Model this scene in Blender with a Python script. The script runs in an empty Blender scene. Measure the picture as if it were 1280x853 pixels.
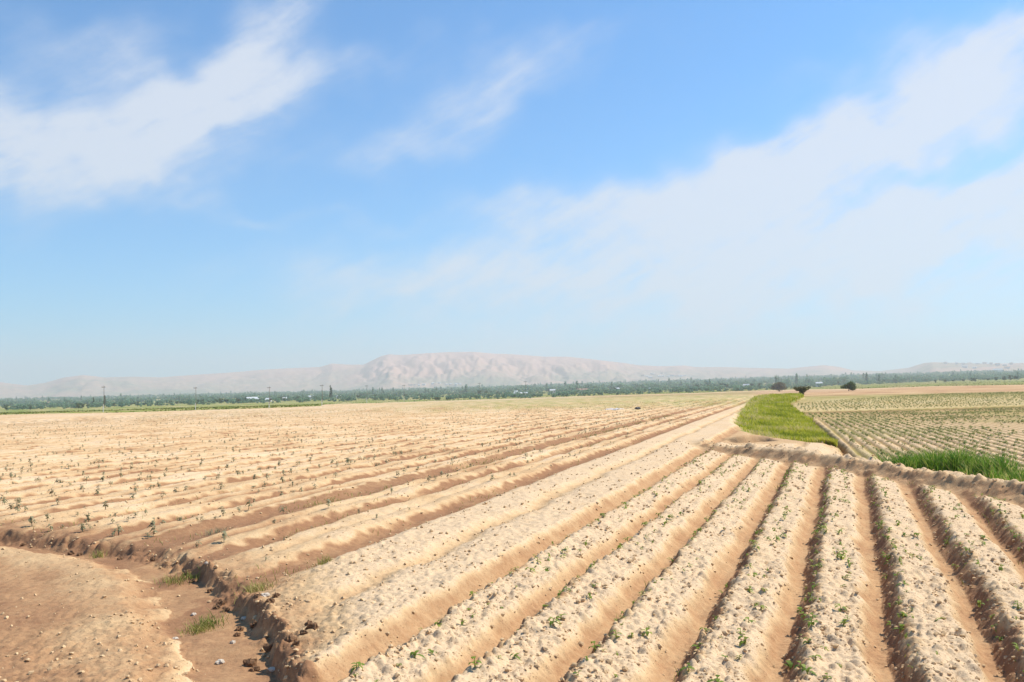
import bpy, math, random
import numpy as np
from mathutils import Matrix, Vector
rng = np.random.default_rng(7)
random.seed(7)
sc = bpy.context.scene
col = sc.collection
R = math.radians

# ------------------------------------------------------------------ camera model
W0, H0, F0, CAMH = 1280., 853., 1108., 1.75
ROLL = math.atan(0.0250)
PITCH = math.atan((488. - H0 / 2) / F0 * math.cos(ROLL))
cR, sR, cP, sP = math.cos(ROLL), math.sin(ROLL), math.cos(PITCH), math.sin(PITCH)
def ray(px, py):
    x = (px - W0 / 2) / F0; y = -(py - H0 / 2) / F0
    xr = cR * x + sR * y; yr = -sR * x + cR * y
    return np.array([xr, cP - sP * yr, sP + cP * yr])
def azel(px, py):
    d = ray(px, py)
    return math.atan2(d[0], d[1]), math.atan2(d[2], math.hypot(d[0], d[1]))

# ------------------------------------------------------------------ noise
def _h(ix, iy, seed):
    h = (ix.astype(np.int64) * 374761393 + iy.astype(np.int64) * 668265263 + seed * 974634777) & 0xFFFFFFFF
    h = ((h ^ (h >> 13)) * 1274126177) & 0xFFFFFFFF
    return ((h ^ (h >> 16)) & 0xFFFFFF) / float(0xFFFFFF)
def perlin(x, y, seed=0):
    ix = np.floor(x); iy = np.floor(y); fx = x - ix; fy = y - iy
    ux = fx * fx * fx * (fx * (fx * 6 - 15) + 10); uy = fy * fy * fy * (fy * (fy * 6 - 15) + 10)
    def g(dx, dy):
        a = _h(ix + dx, iy + dy, seed) * 6.2831853
        return np.cos(a) * (fx - dx) + np.sin(a) * (fy - dy)
    a = g(0, 0); b = g(1, 0); c = g(0, 1); d = g(1, 1)
    return ((a + ux * (b - a)) * (1 - uy) + (c + ux * (d - c)) * uy) * 1.5
def fbm(x, y, seed, n=4, gain=.5):
    s = 0; a = 1; t = 0
    for i in range(n):
        s = s + a * perlin(x * 2 ** i, y * 2 ** i, seed + i); t += a; a *= gain
    return s / t
def clods(x, y, seed, rmax=.62):
    """hemispherical lumps of random size, one per cell; height in cells"""
    ix = np.floor(x); iy = np.floor(y); out = np.zeros_like(x)
    for dx in (-1, 0, 1):
        for dy in (-1, 0, 1):
            cx = ix + dx; cy = iy + dy
            r1 = _h(cx, cy, seed); r2 = _h(cx, cy, seed + 1); r3 = _h(cx, cy, seed + 2)
            d2 = (x - cx - r1) ** 2 + ((y - cy - r2) * (.8 + .5 * r1)) ** 2
            rr = rmax * r3 * r3
            out = np.maximum(out, np.sqrt(np.maximum(rr * rr - d2, 0)))
    return out
def sst(a, b, x):
    t = np.clip((x - a) / (b - a), 0, 1); return t * t * (3 - 2 * t)

# ------------------------------------------------------------------ terrain
def base(x, y):
    r = np.hypot(x, y); yy = np.maximum(y, 1e-3)
    s = np.clip(x / yy, -1, 1)
    drop = 3.2 * sst(110, 480, y) * (1 - .55 * sst(.3, .5, s))
    rise = (14 + 8 * sst(-.1, .4, s)) * sst(1100, 3600, r)
    z = -drop + rise
    z = z + .25 * perlin(x / 60, y / 60, 91) * sst(40, 120, r) * (1 - sst(250, 420, r)) * 1.0
    return z

# silhouette of the hills in the photograph, as azimuth -> height above the plain
SIL = [(-220,483),(-120,476),(-60,472),(0,478),(15,480),(35,482),(55,479),(80,472),(105,469),(130,472),(165,471),(200,472),(240,469),(270,467),(300,465),(320,463),
 (350,461),(385,459.5),(400,459),(415,454.5),(435,456),(455,456),(475,446),(485,443),(500,444),(530,442),(560,440.5),(590,440),(615,442),
 (640,443),(680,446),(710,446),(745,450),(780,454),(800,457),(830,458),(855,457),(870,459),(905,459),(940,460),(985,461),(1005,459),
 (1030,456.5),(1050,459),(1065,463),(1100,464),(1135,460),(1155,454),(1165,453),(1200,454),(1240,455),(1280,454),(1380,456),(1500,452)]
S_AZ = np.array([azel(*p)[0] for p in SIL]); S_TAN = np.array([math.tan(azel(*p)[1]) for p in SIL])
D_AZ = np.array([azel(p, 460)[0] for p in (-220, 0, 110, 300, 420, 480, 600, 760, 860, 1030, 1110, 1165, 1300, 1500)])
D_R = np.array([6200, 6000, 5600, 5900, 5700, 5300, 5200, 5300, 5600, 5500, 5900, 4700, 4500, 4700])
def hills(x, y):
    az = np.arctan2(x, y); r = np.hypot(x, y)
    wob = .012 * perlin(r / 500, az * 9, 51) + .006 * perlin(r / 190, az * 22, 52)
    rc = np.interp(az, D_AZ, D_R)
    f = (rc - r) / np.where(r < rc, 1750., 1500.)             # 0 at the crest, 1 at the foot
    az2 = az + wob * np.clip(np.abs(f) * 1.6, 0, 1)
    H = np.interp(az2, S_AZ, S_TAN) * rc + CAMH
    f = np.abs(f)
    prof = np.where(f < 1, (1 - sst(0, 1, f)) * .72 + .28 * np.clip(1 - f, 0, 1) ** 1.0, 0)
    xx = az * 5300
    rav = np.abs(perlin(xx / 210 + .5 * perlin(r / 330, xx / 330, 61), r / 1500, 62))
    rav = rav + .5 * np.abs(perlin(xx / 85 + .4 * perlin(r / 180, xx / 180, 66), r / 620, 63)) + .22 * np.abs(perlin(xx / 36, r / 200, 64))
    slope = 4 * prof * (1 - prof)
    big = sst(-.19, -.12, az) * (1 - sst(.12, .2, az)) 
    z = H * prof - slope * (.55 - rav) * (16 + 30 * big) - 14 * sst(.75, 1.15, f)
    z = z + 14 * slope * fbm(xx / 420, r / 420, 70, 3)
    return z + base(x, y) * sst(.5, 1, f)
def zfar(x, y):
    return np.maximum(base(x, y), hills(x, y))
def hit(px, py, r0=2., r1=9000.):
    """first point of the land along the ray through a pixel of the photograph"""
    d = ray(px, py); hd = math.hypot(d[0], d[1])
    r = np.exp(np.linspace(math.log(r0), math.log(r1), 6000))
    x = d[0] / hd * r; y = d[1] / hd * r; z = CAMH + d[2] / hd * r
    g = base(x, y) if r1 < 2500 else zfar(x, y)
    i = np.argmax(z <= g) if (z <= g).any() else len(r) - 1
    return x[i], y[i], g[i]
def dirxy(px, dist, py=490):
    d = ray(px, py); hd = math.hypot(d[0], d[1])
    return d[0] / hd * dist, d[1] / hd * dist

EDGE = [(-300, 527), (-100, 522), (0, 519), (160, 516), (320, 511), (400, 508), (480, 503.5), (560, 501), (640, 498.5), (720, 495.5), (800, 493.3), (880, 491),
        (940, 488.5), (1000, 487), (1060, 486.5), (1120, 484.5), (1280, 481), (1400, 478), (1600, 470)]
_e = [hit(*p, r1=2000) for p in EDGE]
E_AZ = np.array([math.atan2(p[0], p[1]) for p in _e]); E_R = np.array([math.hypot(p[0], p[1]) for p in _e])

RB_Y = np.array([2., 8., 12.6, 14.8, 16.7, 18.7, 20.9, 23.0, 25., 27.7, 30, 38.8, 49.7, 71, 110, 135]); RB_X = np.array([8.8, 7.75, 7.18, 6.98, 6.82, 6.6, 6.9, 8.2, 8.9, 8.8, 8.2, 9.5, 12.5, 18.5, 29.7, 38])
BERM_Y = np.array([2., 8., 12.6, 14.8, 16.7, 18.7, 20.9, 23.7, 26.5])
BERM_X = np.array([8.8, 7.75, 7.18, 6.98, 6.82, 6.47, 5.95, 5.5, 5.6])
VL_Y = np.array([24, 25, 27.7, 30, 38.8, 49.7, 71, 110, 135]); VL_X = np.array([8.9, 8.9, 8.8, 8.2, 9.5, 12.5, 18.5, 29.7, 38])
VR_Y = np.array([22, 25, 31.5, 39.2, 52.4, 65.3, 81.8, 96, 107, 124, 135]); VR_X = np.array([8.3, 9.1, 11.0, 13.3, 16.9, 20.4, 25.4, 30.8, 35., 40.3, 43.5])
DITCH = np.array([(-15., 15.2), (-9.5, 12.9), (-6.74, 11.68), (-5.22, 10.7), (-4.37, 10.07), (-3.46, 9.08), (-2.66, 7.6), (-2.1, 6.5), (-1.8, 5.7), (-1.35, 4.2), (-1.0, 2.)])
DITCH_HW = np.array([.1, .1, .10, .10, .13, .17, .22, .24, .25, .25, .25])
def ditch(x, y):
    best = np.full(x.shape, 1e9); side = np.zeros(x.shape); hw = np.zeros(x.shape)
    for i in range(len(DITCH) - 1):
        a, b = DITCH[i], DITCH[i + 1]; ab = b - a; L2 = ab @ ab
        t = np.clip(((x - a[0]) * ab[0] + (y - a[1]) * ab[1]) / L2, 0, 1)
        dx = x - a[0] - t * ab[0]; dy = y - a[1] - t * ab[1]
        d = np.hypot(dx, dy); m = d < best
        best = np.where(m, d, best)
        side = np.where(m, np.sign(ab[0] * dy - ab[1] * dx), side)      # + = field side
        hw = np.where(m, DITCH_HW[i] + t * (DITCH_HW[i + 1] - DITCH_HW[i]), hw)
    return best, side, hw

LEFT_SP = 1.25
def terrain(x, y, cell=0.0):
    """height, soil tone (damp, plus painted slope shade), green cover of the field at any point"""
    x = np.asarray(x, float); y = np.asarray(y, float)
    r = np.hypot(x, y); az = np.arctan2(x, y)
    cell = np.maximum(np.asarray(cell, float), .006) + np.zeros_like(x)
    def lod(wl): return 1 - sst(.25, .6, cell / wl)
    zb = base(x, y)
    front = y > .5
    wob = perlin(x * .45, y * .45, 1) * .5 + perlin(x * 1.5, y * 1.5, 2) * .35
    wob2 = perlin(x * 4.2, y * 4.2, 3)
    u = x - .32 * y + .10 * wob
    kk = (x + .07 * wob + .006 * wob2 + 3.454 - .3312 * y) / (.6047 + .00797 * np.clip(y, 0, 60))
    sb = x - np.interp(y, BERM_Y, BERM_X) + .10 * wob + .05 * wob2
    crumb = clods(x / .068, y / .068, 10) * .068 * lod(.05)
    crumb2 = clods(x / .032, y / .032, 14) * .032 * lod(.025)
    huge = clods(x / .26, y / .26, 19, .55) * .26 * lod(.2)
    big = clods(x / .13, y / .13, 18, .6) * .13 * lod(.1)
    fine = perlin(x / .045, y / .045, 22) * .008 * lod(.045) + perlin(x / .10, y / .10, 23) * .012 * lod(.10) + perlin(x / .021, y / .021, 24) * .004 * lod(.021)
    mid = fbm(x / .5, y / .5, 25, 3) * .03 * lod(.3)
    # ---- ridges of the right front plot
    p = kk - np.floor(kk)
    far_row = 1 - sst(55, 110, r)
    hn = sst(-.02, .27, p + .02 * wob2) * (1 - .22 * sst(.25, .65, p)) * (1 - sst(.66, .93, p + .03 * wob2 + .05 * perlin(x * 1.9, y * 1.9, 6)))
    hn = hn * (1 + .14 * perlin(x * .9, y * .9, 31))
    zr = .16 * hn * far_row * np.interp(y, [0, 14, 22, 40], [1, 1, .85, .7])
    wob3 = .6 * perlin(x * 7, y * 5, 4) + .6 * perlin(x * 17, y * 13, 5)
    rowend = 1 - sst(24.3, 26.3, y)
    zr = zr * rowend
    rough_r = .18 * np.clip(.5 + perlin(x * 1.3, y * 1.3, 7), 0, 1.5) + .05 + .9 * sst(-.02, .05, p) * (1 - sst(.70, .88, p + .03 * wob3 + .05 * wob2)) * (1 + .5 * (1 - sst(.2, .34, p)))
    tone_r = np.maximum((1 - sst(.12, .30, p + .07 * wob2 + .08 * wob3)) * .95 * sst(-.01, .04, p), .70 * sst(.68, .86, p + .04 * wob2 + .02 * wob3 + .06 * perlin(x * 1.9, y * 1.9, 6)))  # first term paints shade on left-facing ridge slopes, second is damp furrow
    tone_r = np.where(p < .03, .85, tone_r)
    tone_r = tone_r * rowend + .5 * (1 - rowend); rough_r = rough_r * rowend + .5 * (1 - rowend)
    # ---- bank left of the first furrow
    zbk = (.15 - .065 * np.exp(-((u + 3.80 + .14 * wob) / .15) ** 2)) * (1 - sst(.50, .82, kk)) * sst(-5.05, -4.55, u)
    tone_b = np.maximum(sst(.50, .68, kk + .05 * wob2 + .02 * wob3) * .7 + .42 * np.exp(-((u + 3.80 + .14 * wob) / .13) ** 2) + .14 * (perlin(x * .8, y * .3, 37) > .1) * sst(20, 40, r), 1 - sst(-5.0, -4.72, u + .12 * wob2))
    # ---- left field
    w = (-5.15 - u) / LEFT_SP
    q = np.abs(w - np.round(w)) * LEFT_SP
    wide = np.where(np.round(w) == 2, .16, 0.)
    q2 = np.abs(w + .5 - np.round(w + .5)) * LEFT_SP
    zl = .10 * sst(.08, .36 + wide, q) - .03 * np.exp(-(q2 / .09) ** 2) + .035 * perlin(x * 1.1, y * 1.1, 35)
    tone_l = (1 - sst(.14 + wide, .30 + wide, q + .09 * wob2)) * np.clip(.8 + .45 * perlin(x * .5, y * .5, 36), .2, 1)
    fade_l = 1 - sst(45, 130, r)
    tone_l = np.maximum(tone_l, .55 * np.exp(-(q2 / .10) ** 2) * np.clip(.4 + 1.2 * perlin(x * .35, y * .35, 34), 0, 1))
    tone_l = np.clip(tone_l * 1.1 + .25 + .22 * perlin(x * .8, y * .8, 33) + .2 * perlin(x * .2, y * .25, 32), 0, 1)
    zl = zl * (1 - sst(90, 180, r)); tone_l = tone_l * (.35 + .65 * fade_l)
    wL = 1 - sst(-5.15, -4.95, u)
    wB = 1 - sst(.86, .98, kk)
    z = zr * (1 - wB) + wB * (zbk * (1 - wL) + zl * wL)
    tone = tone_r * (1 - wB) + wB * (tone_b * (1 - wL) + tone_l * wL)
    rough = rough_r * (1 - wB) + wB * ((.62 * (1 - .6 * tone_b)) * (1 - wL) + (.30 + .15 * (1 - tone_l)) * wL)
    # ---- berm and the land right of it
    nb = sst(-.95, -.45, sb) * (1 - sst(22.5, 27, y))
    berm = (.27 + .05 * perlin(x * .8, y * .8, 38)) * np.exp(-(np.abs(sb) / .40) ** 2.4) * (1 - .55 * sst(20.5, 24, y)) * (1 - sst(24.5, 27, y)) * sst(1, 3, y)
    end_tone = np.clip(sst(-.75, -.5, sb) * (1 - sst(-.28, -.1, sb)), 0, 1)
    right = sst(-.25, .35, x - np.interp(y, RB_Y, RB_X) + .2 * wob) * (y > 1)
    z = z * (1 - nb * .85) * (1 - right) + berm
    isb = np.exp(-(sb / .5) ** 2) * (1 - sst(24.5, 26.5, y)) * (y > 1)
    yf = 1 - sst(22.5, 27, y)
    tone = tone * (1 - yf) + yf * np.maximum(tone * (1 - sst(-.5, -.2, sb)), .62 * end_tone + .08 * isb)
    rough = np.maximum(rough * (1 - nb), 1.3 * isb)
    # ---- verge with a low trough, then the right field
    vl = x - np.interp(y, VL_Y, VL_X); vr = x - np.interp(y, VR_Y, VR_X)
    vr = vr + .25 * wob; vl = vl + .35 * wob + .15 * wob2
    inv = sst(-.15, .25, vl) * (1 - sst(-.15, .1, vr)) * sst(24.6, 25.8, y + .8 * wob) * (1 - sst(118, 128, y))
    rf = sst(-.1, .2, vr) * right * (y > 1)
    trench = np.exp(-((vr - .08) / .13) ** 2) * (y > 22) * (y < 100)
    z = z + right * (-.12 - .10 * sst(30, 60, y)) * (1 - sst(100, 150, y)) - .22 * trench
    swell = .25 * inv * sst(30, 60, y)
    z = z + swell
    far_plot = sst(58, 61, y - .12 * (x - 20))
    ur = (x - .30 * y + .06 * wob) / .33; pr = np.abs(ur - np.round(ur))
    uf = (x - .85 * y + .3 * wob) / .62; pf = np.abs(uf - np.round(uf))
    ridge_n = sst(.05, .33, pr) * (1 - sst(30, 70, r)) ; ridge_f = sst(.08, .36, pf) * (1 - sst(80, 140, r))
    z = z + rf * (.06 * ridge_n * (1 - far_plot) + .10 * ridge_f * far_plot)
    tone_rf = np.where(far_plot > .5, .55 * (1 - ridge_f), .65 * (1 - ridge_n)) * .8 + .18
    cross = np.exp(-((y - .12 * (x - 20) - 58.5) / 1.2) ** 2)
    tone_rf = np.clip(tone_rf + .5 * cross, 0, 1)
    tone = tone * (1 - right) + right * (inv * .7 + rf * tone_rf + (1 - np.clip(inv + rf, 0, 1)) * .35)
    tone = np.maximum(tone, trench)
    rough = np.where(right > .5, np.where(inv > .5, .1, np.where((rf < .5) & (y < 34), 1.1, .45)), rough)
    # ---- pit under the bank, at the head of the verge
    pu = (x - 7.4) * 1.1; pv = y - 28.2 - .25 * np.sin(pu * 3) - .12 * wob
    pit = sst(-1.3, -.5, pv) * (1 - sst(-.14, .02, pv)) * (1 - sst(.65, .85, np.abs(pu)))
    z = z - .16 * pit + .13 * np.exp(-(pu / .85) ** 4) * np.where(pv > 0, np.exp(-(pv / .9) ** 2), sst(-.12, .04, pv))
    tone = np.maximum(tone, .8 * pit)
    # ---- basin and ditch in the left front
    dd, side, hw = ditch(x, y)
    dd = dd + (.06 * wob2 + .035 * wob3) * (dd > hw * .5) + .07 * wob * (dd > hw)
    basin = np.where(side < 0, sst(0, .25, dd - hw), 0) * (y < 16)
    zbas = -.03 + .04 * np.exp(-((dd - hw - .45) / .35) ** 2) + .02 * perlin(x * .7, y * .7, 41)
    headland = np.where(side > 0, 1 - sst(.10, np.interp(y, [7, 9], [.95, 1.6]), dd - hw - .4 * wob), 0) * sst(-2.9, -3.4, u) * (y < 16)
    z = z * (1 - basin) + zbas * basin
    z = z * (1 - .75 * headland) + .02 * headland
    tone = tone * (1 - basin) + basin * (.86 - .32 * np.exp(-((dd - hw - .5) / .35) ** 2) + .16 * perlin(x * .9, y * .9, 42))
    tone = np.maximum(tone, np.clip(.72 + .35 * wob2 * .6 + .25 * perlin(x * 1.3, y * 1.3, 39), .2, .95) * headland)
    rough = rough * (1 - basin) + basin * (.26 + .3 * sst(-.1, .4, perlin(x * .55, y * .55, 43)))
    wallf = np.where(side > 0, 1 - sst(.0, .12 + .25 * sst(-.2, .4, wob), dd - hw), 1 - sst(.0, .38, dd - hw))
    inside = wallf * (y < 16)
    depth = np.interp(y, [5, 7, 9, 11, 14], [.10, .10, .10, .11, .10])
    z = z * (1 - inside) + inside * (-depth + .03 * perlin(x * 2, y * 2, 44))
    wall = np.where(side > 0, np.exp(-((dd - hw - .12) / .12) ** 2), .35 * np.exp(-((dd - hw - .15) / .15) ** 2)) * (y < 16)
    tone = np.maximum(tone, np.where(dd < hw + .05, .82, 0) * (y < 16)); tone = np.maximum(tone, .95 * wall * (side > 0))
    rough = np.where(dd < hw, .05, np.maximum(rough, 1.3 * wall))
    nearf = 1 - sst(60, 110, r)
    z = z + nearf * (crumb * .62 * np.clip(rough, 0, 1.5) + big * .7 * np.clip(isb * 1.1 + wall * (side > 0), 0, 1) + huge * .6 * np.clip(isb, 0, 1) + crumb2 * .85 * np.clip(rough + .05, 0, 1)
                     + fine * (.35 + rough) + mid * (.2 + .8 * np.clip(rough, 0, 1)))
    # crumbly places show the fresh soil between clods
    tone = np.clip(tone + .12 * perlin(x / .35, y / .35, 45) + .22 * perlin(x / 3.5, y / 3.5, 46) * (wL * wB), 0, 1)
    # ---- cover
    green = .95 * inv
    re = np.interp(az, E_AZ, E_R)
    beyond = sst(-.015, .015, (r - re) / re + .012 * perlin(az * 160, r / 60, 47)) * (y > 60)
    pale = np.exp(-(((r - re * .93) / re) / .035) ** 2) * (az > -.35) * (y > 60)
    band = sst(62, 90, r + 10 * perlin(az * 40, r / 20, 48)) * sst(-.2, .02, az) * (1 - sst(.255, .275, az)) * (1 - pale)
    band = band * (.55 + .45 * perlin(az * 90, r / 12, 49))
    fb = .62 * band + .12 * sst(50, 110, r) * (right < .5) * (az > -.4) * (perlin(az * 120, r / 9, 50) > .0)
    fr = rf * far_plot * (1 - ridge_f * .6) * .62 * (1 - sst(115, 150, r)) + rf * (1 - far_plot) * ((1 - ridge_n) * .25 + .22 * sst(-.1, .4, perlin(x / 5, y / 5, 55)))
    green = np.maximum(green, np.clip(fb, 0, 1)); green = np.maximum(green, np.clip(fr, 0, 1))
    tone = np.where(r > 60, np.clip(tone + .3 * perlin(az * 30, r / 10, 53) * sst(50, 90, r), 0, 1), tone)
    tone = tone * (1 - .7 * pale)
    green = np.maximum(green, beyond * np.clip(.78 + .5 * perlin(az * 40, np.log(r) * 14, 54), .25, .95) * (1 - .0 * az))
    z = np.where(front, z, 0)
    return z + zb, tone, np.clip(green, 0, 1), rough

# ------------------------------------------------------------------ node helpers
def newmat(name):
    m = bpy.data.materials.new(name); m.use_nodes = True
    nt = m.node_tree; nt.nodes.clear()
    return m, nt
def N(nt, t, **kw):
    n = nt.nodes.new(t)
    for k, v in kw.items():
        if k in n.bl_rna.properties: setattr(n, k, v)
        else: n.inputs[k].default_value = v
    return n
def math_(nt, op, a, b=None, c=None, clamp=False):
    n = nt.nodes.new('ShaderNodeMath'); n.operation = op; n.use_clamp = clamp
    for i, v in enumerate((a, b, c)):
        if v is None: continue
        if isinstance(v, (int, float)): n.inputs[i].default_value = v
        else: nt.links.new(v, n.inputs[i])
    return n.outputs[0]
def mix(nt, f, a, b, bt='MIX'):
    n = nt.nodes.new('ShaderNodeMix'); n.data_type = 'RGBA'; n.blend_type = bt
    for s, v in ((0, f), (6, a), (7, b)):
        if isinstance(v, tuple): n.inputs[s].default_value = (*v, 1) if len(v) == 3 else v
        elif isinstance(v, (int, float)): n.inputs[s].default_value = v
        else: nt.links.new(v, n.inputs[s])
    return n.outputs[2]
def noise(nt, vec, scale, detail=4, rough=.55, dist=0):
    n = N(nt, 'ShaderNodeTexNoise'); n.inputs['Scale'].default_value = scale; n.inputs['Detail'].default_value = detail
    n.inputs['Roughness'].default_value = rough; n.inputs['Distortion'].default_value = dist
    if vec is not None: nt.links.new(vec, n.inputs['Vector'])
    return n.outputs[0]
def ramp(nt, fac, stops):
    n = N(nt, 'ShaderNodeValToRGB'); e = n.color_ramp.elements
    e[0].position = stops[0][0]; e[0].color = (*stops[0][1], 1); e[1].position = stops[-1][0]; e[1].color = (*stops[-1][1], 1)
    for p, c in stops[1:-1]:
        q = e.new(p); q.color = (*c, 1)
    nt.links.new(fac, n.inputs[0]); return n.outputs[0]
def finish(nt, color, rough=.95, bump=None, strength=.3, distance=.02, transl=0, spec=.15):
    b = N(nt, 'ShaderNodeBsdfPrincipled'); b.inputs['Roughness'].default_value = rough
    b.inputs['Specular IOR Level'].default_value = spec
    if isinstance(color, tuple): b.inputs['Base Color'].default_value = (*color, 1)
    else: nt.links.new(color, b.inputs['Base Color'])
    if bump is not None:
        bn = N(nt, 'ShaderNodeBump'); bn.inputs['Strength'].default_value = strength; bn.inputs['Distance'].default_value = distance
        nt.links.new(bump, bn.inputs['Height']); nt.links.new(bn.outputs[0], b.inputs['Normal'])
    o = N(nt, 'ShaderNodeOutputMaterial'); s = b.outputs[0]
    if transl:
        t = N(nt, 'ShaderNodeBsdfTranslucent')
        if isinstance(color, tuple): t.inputs[0].default_value = (*color, 1)
        else: nt.links.new(color, t.inputs[0])
        mx = N(nt, 'ShaderNodeMixShader'); mx.inputs[0].default_value = transl
        nt.links.new(s, mx.inputs[1]); nt.links.new(t.outputs[0], mx.inputs[2]); s = mx.outputs[0]
    nt.links.new(s, o.inputs[0])

DRY = (.615, .442, .272); DAMP = (.395, .226, .113); SPECK_SHADE = (.24, .125, .066)  # last colour is for dark specks: painted crumb shadows and darker clods
def soil_material():
    m, nt = newmat('field_soil')
    pos = N(nt, 'ShaderNodeNewGeometry').outputs['Position']
    tone = N(nt, 'ShaderNodeAttribute', attribute_name='tone').outputs['Fac']
    green = N(nt, 'ShaderNodeAttribute', attribute_name='green').outputs['Fac']
    n1 = noise(nt, pos, 16, 6, .7); n2 = noise(nt, pos, 60, 3, .6); n3 = noise(nt, pos, 1.1, 4, .6)
    t = math_(nt, 'ADD', tone, math_(nt, 'ADD', math_(nt, 'MULTIPLY', math_(nt, 'SUBTRACT', n1, .5), .62), math_(nt, 'MULTIPLY', math_(nt, 'SUBTRACT', n3, .5), .5)), None, True)
    c = ramp(nt, t, [(0, DRY), (.35, (.56, .375, .20)), (.75, DAMP), (1, (.27, .14, .072))])
    v = math_(nt, 'ADD', .74, math_(nt, 'ADD', math_(nt, 'MULTIPLY', n2, .30), math_(nt, 'MULTIPLY', n3, .22)))
    c = mix(nt, 1, c, v, 'MULTIPLY')
    rgh = N(nt, 'ShaderNodeAttribute', attribute_name='rough').outputs['Fac']
    speck_n = noise(nt, pos, 38, 3, .75, .6)
    pm = N(nt, 'ShaderNodeMapRange'); nt.links.new(math_(nt, 'ADD', speck_n, math_(nt, 'MULTIPLY', rgh, .055)), pm.inputs[0]); pm.inputs[1].default_value = .62; pm.inputs[2].default_value = .70; pm.inputs[3].default_value = 0; pm.inputs[4].default_value = .6
    c = mix(nt, pm.outputs[0], c, SPECK_SHADE)  # dark specks put shadows between crumbs into the soil colour
    sp = N(nt, 'ShaderNodeTexVoronoi', feature='F1'); sp.inputs['Scale'].default_value = 26; nt.links.new(pos, sp.inputs['Vector'])
    spk = math_(nt, 'LESS_THAN', sp.outputs['Distance'], .16)
    c = mix(nt, math_(nt, 'MULTIPLY', spk, .55), c, SPECK_SHADE)
    gn = noise(nt, pos, .35, 5, .7); gcol = ramp(nt, gn, [(.25, (.115, .175, .022)), (.5, (.165, .205, .028)), (.75, (.25, .235, .055))])
    gm = math_(nt, 'ADD', green, math_(nt, 'MULTIPLY', math_(nt, 'SUBTRACT', noise(nt, pos, 2.2, 4, .7), .5), math_(nt, 'MULTIPLY', green, 1.1)), None, True)
    c = mix(nt, gm, c, gcol)
    finish(nt, c, .97, noise(nt, pos, 42, 7, .72), .55, .02, spec=.08)
    return m
def flat_mat(name, c1, c2, scale=3., rough=.9, transl=0, bump=0, obj=True):
    m, nt = newmat(name)
    tc = N(nt, 'ShaderNodeTexCoord').outputs['Object']
    n = noise(nt, tc, scale, 5, .65)
    c = ramp(nt, n, [(.3, c1), (.7, c2)])
    finish(nt, c, rough, n if bump else None, bump, .03, transl)
    return m
def leaf_mat(name, stops, transl=.35, rough=.6):
    m, nt = newmat(name)
    t = N(nt, 'ShaderNodeAttribute', attribute_name='tint').outputs['Fac']
    c = ramp(nt, t, stops)
    finish(nt, c, rough, transl=transl, spec=.2)
    return m

M = {}
M['soil'] = soil_material()
M['clod'] = flat_mat('soil_clod', (.44, .28, .145), (.66, .465, .265), 14, .97, 0, .5)
M['clod_dark'] = flat_mat('shaded_clod', (.16, .085, .045), (.30, .17, .09), 18, .97, 0, .6)  # dark colour stands in for shadowed holes and clods on the bank
M['stone'] = flat_mat('pale_stone', (.50, .41, .31), (.64, .55, .44), 22, .85, 0, .4)
M['grass'] = leaf_mat('verge_grass', [(0, (.19, .225, .018)), (.45, (.39, .40, .026)), (.8, (.50, .46, .05)), (1, (.58, .47, .20))], .5)
M['tallgrass'] = leaf_mat('tall_grass', [(0, (.05, .135, .014)), (.5, (.12, .25, .022)), (.85, (.28, .37, .05)), (1, (.48, .42, .15))], .45)
M['meadow'] = leaf_mat('meadow_blades', [(0, (.08, .125, .02)), (.5, (.15, .185, .03)), (1, (.30, .27, .085))], .3)
M['weed'] = leaf_mat('weed_blades', [(0, (.10, .15, .025)), (.5, (.24, .25, .05)), (1, (.45, .36, .13))], .3)
M['seedling'] = leaf_mat('seedling_leaf', [(0, (.22, .22, .115)), (.6, (.30, .28, .16)), (1, (.36, .28, .16))], .35)
M['sprout'] = leaf_mat('sprout_leaf', [(0, (.13, .20, .025)), (.6, (.24, .31, .04)), (1, (.36, .36, .09))], .4)
M['crop'] = leaf_mat('crop_leaf', [(0, (.19, .22, .055)), (.6, (.29, .30, .085)), (1, (.40, .34, .14))], .4)
M['bush'] = leaf_mat('bush_leaf', [(0, (.07, .12, .03)), (.6, (.12, .18, .05)), (1, (.19, .22, .08))], .4)
M['bush_brown'] = leaf_mat('dry_bush_leaf', [(0, (.10, .10, .042)), (.6, (.16, .15, .06)), (1, (.24, .20, .09))], .4)
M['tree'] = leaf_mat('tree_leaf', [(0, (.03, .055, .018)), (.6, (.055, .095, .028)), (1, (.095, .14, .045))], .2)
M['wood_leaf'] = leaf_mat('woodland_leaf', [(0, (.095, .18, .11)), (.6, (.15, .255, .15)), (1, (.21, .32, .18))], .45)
M['bark'] = flat_mat('bark', (.09, .06, .04), (.17, .125, .09), 6)
M['pole'] = flat_mat('weathered_pole', (.17, .145, .12), (.25, .22, .18), 5)
M['concrete'] = flat_mat('pale_concrete', (.55, .53, .48), (.70, .68, .62), 7)
M['ceramic'] = flat_mat('insulator_glaze', (.55, .55, .55), (.65, .65, .65), 7, .3)
M['plaster'] = flat_mat('white_plaster', (.56, .54, .50), (.66, .64, .60), .5)
M['plaster2'] = flat_mat('cream_plaster', (.55, .49, .40), (.64, .58, .49), .5)
M['roof_pale'] = flat_mat('pale_sheet_roof', (.48, .49, .50), (.60, .60, .59), .6, .6)
M['roof_brown'] = flat_mat('brown_roof', (.25, .15, .11), (.36, .23, .17), .6)
M['dark'] = flat_mat('dark_opening', (.12, .12, .13), (.18, .18, .19), 2)
M['sheet'] = flat_mat('pale_plastic', (.52, .47, .45), (.62, .57, .54), 6, .5)
M['sack'] = flat_mat('dark_sacking', (.10, .09, .085), (.15, .135, .12), 8, .9)
M['mound'] = flat_mat('pink_earth', (.42, .28, .19), (.52, .36, .25), 1.2, .95, 0, .4)
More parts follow.
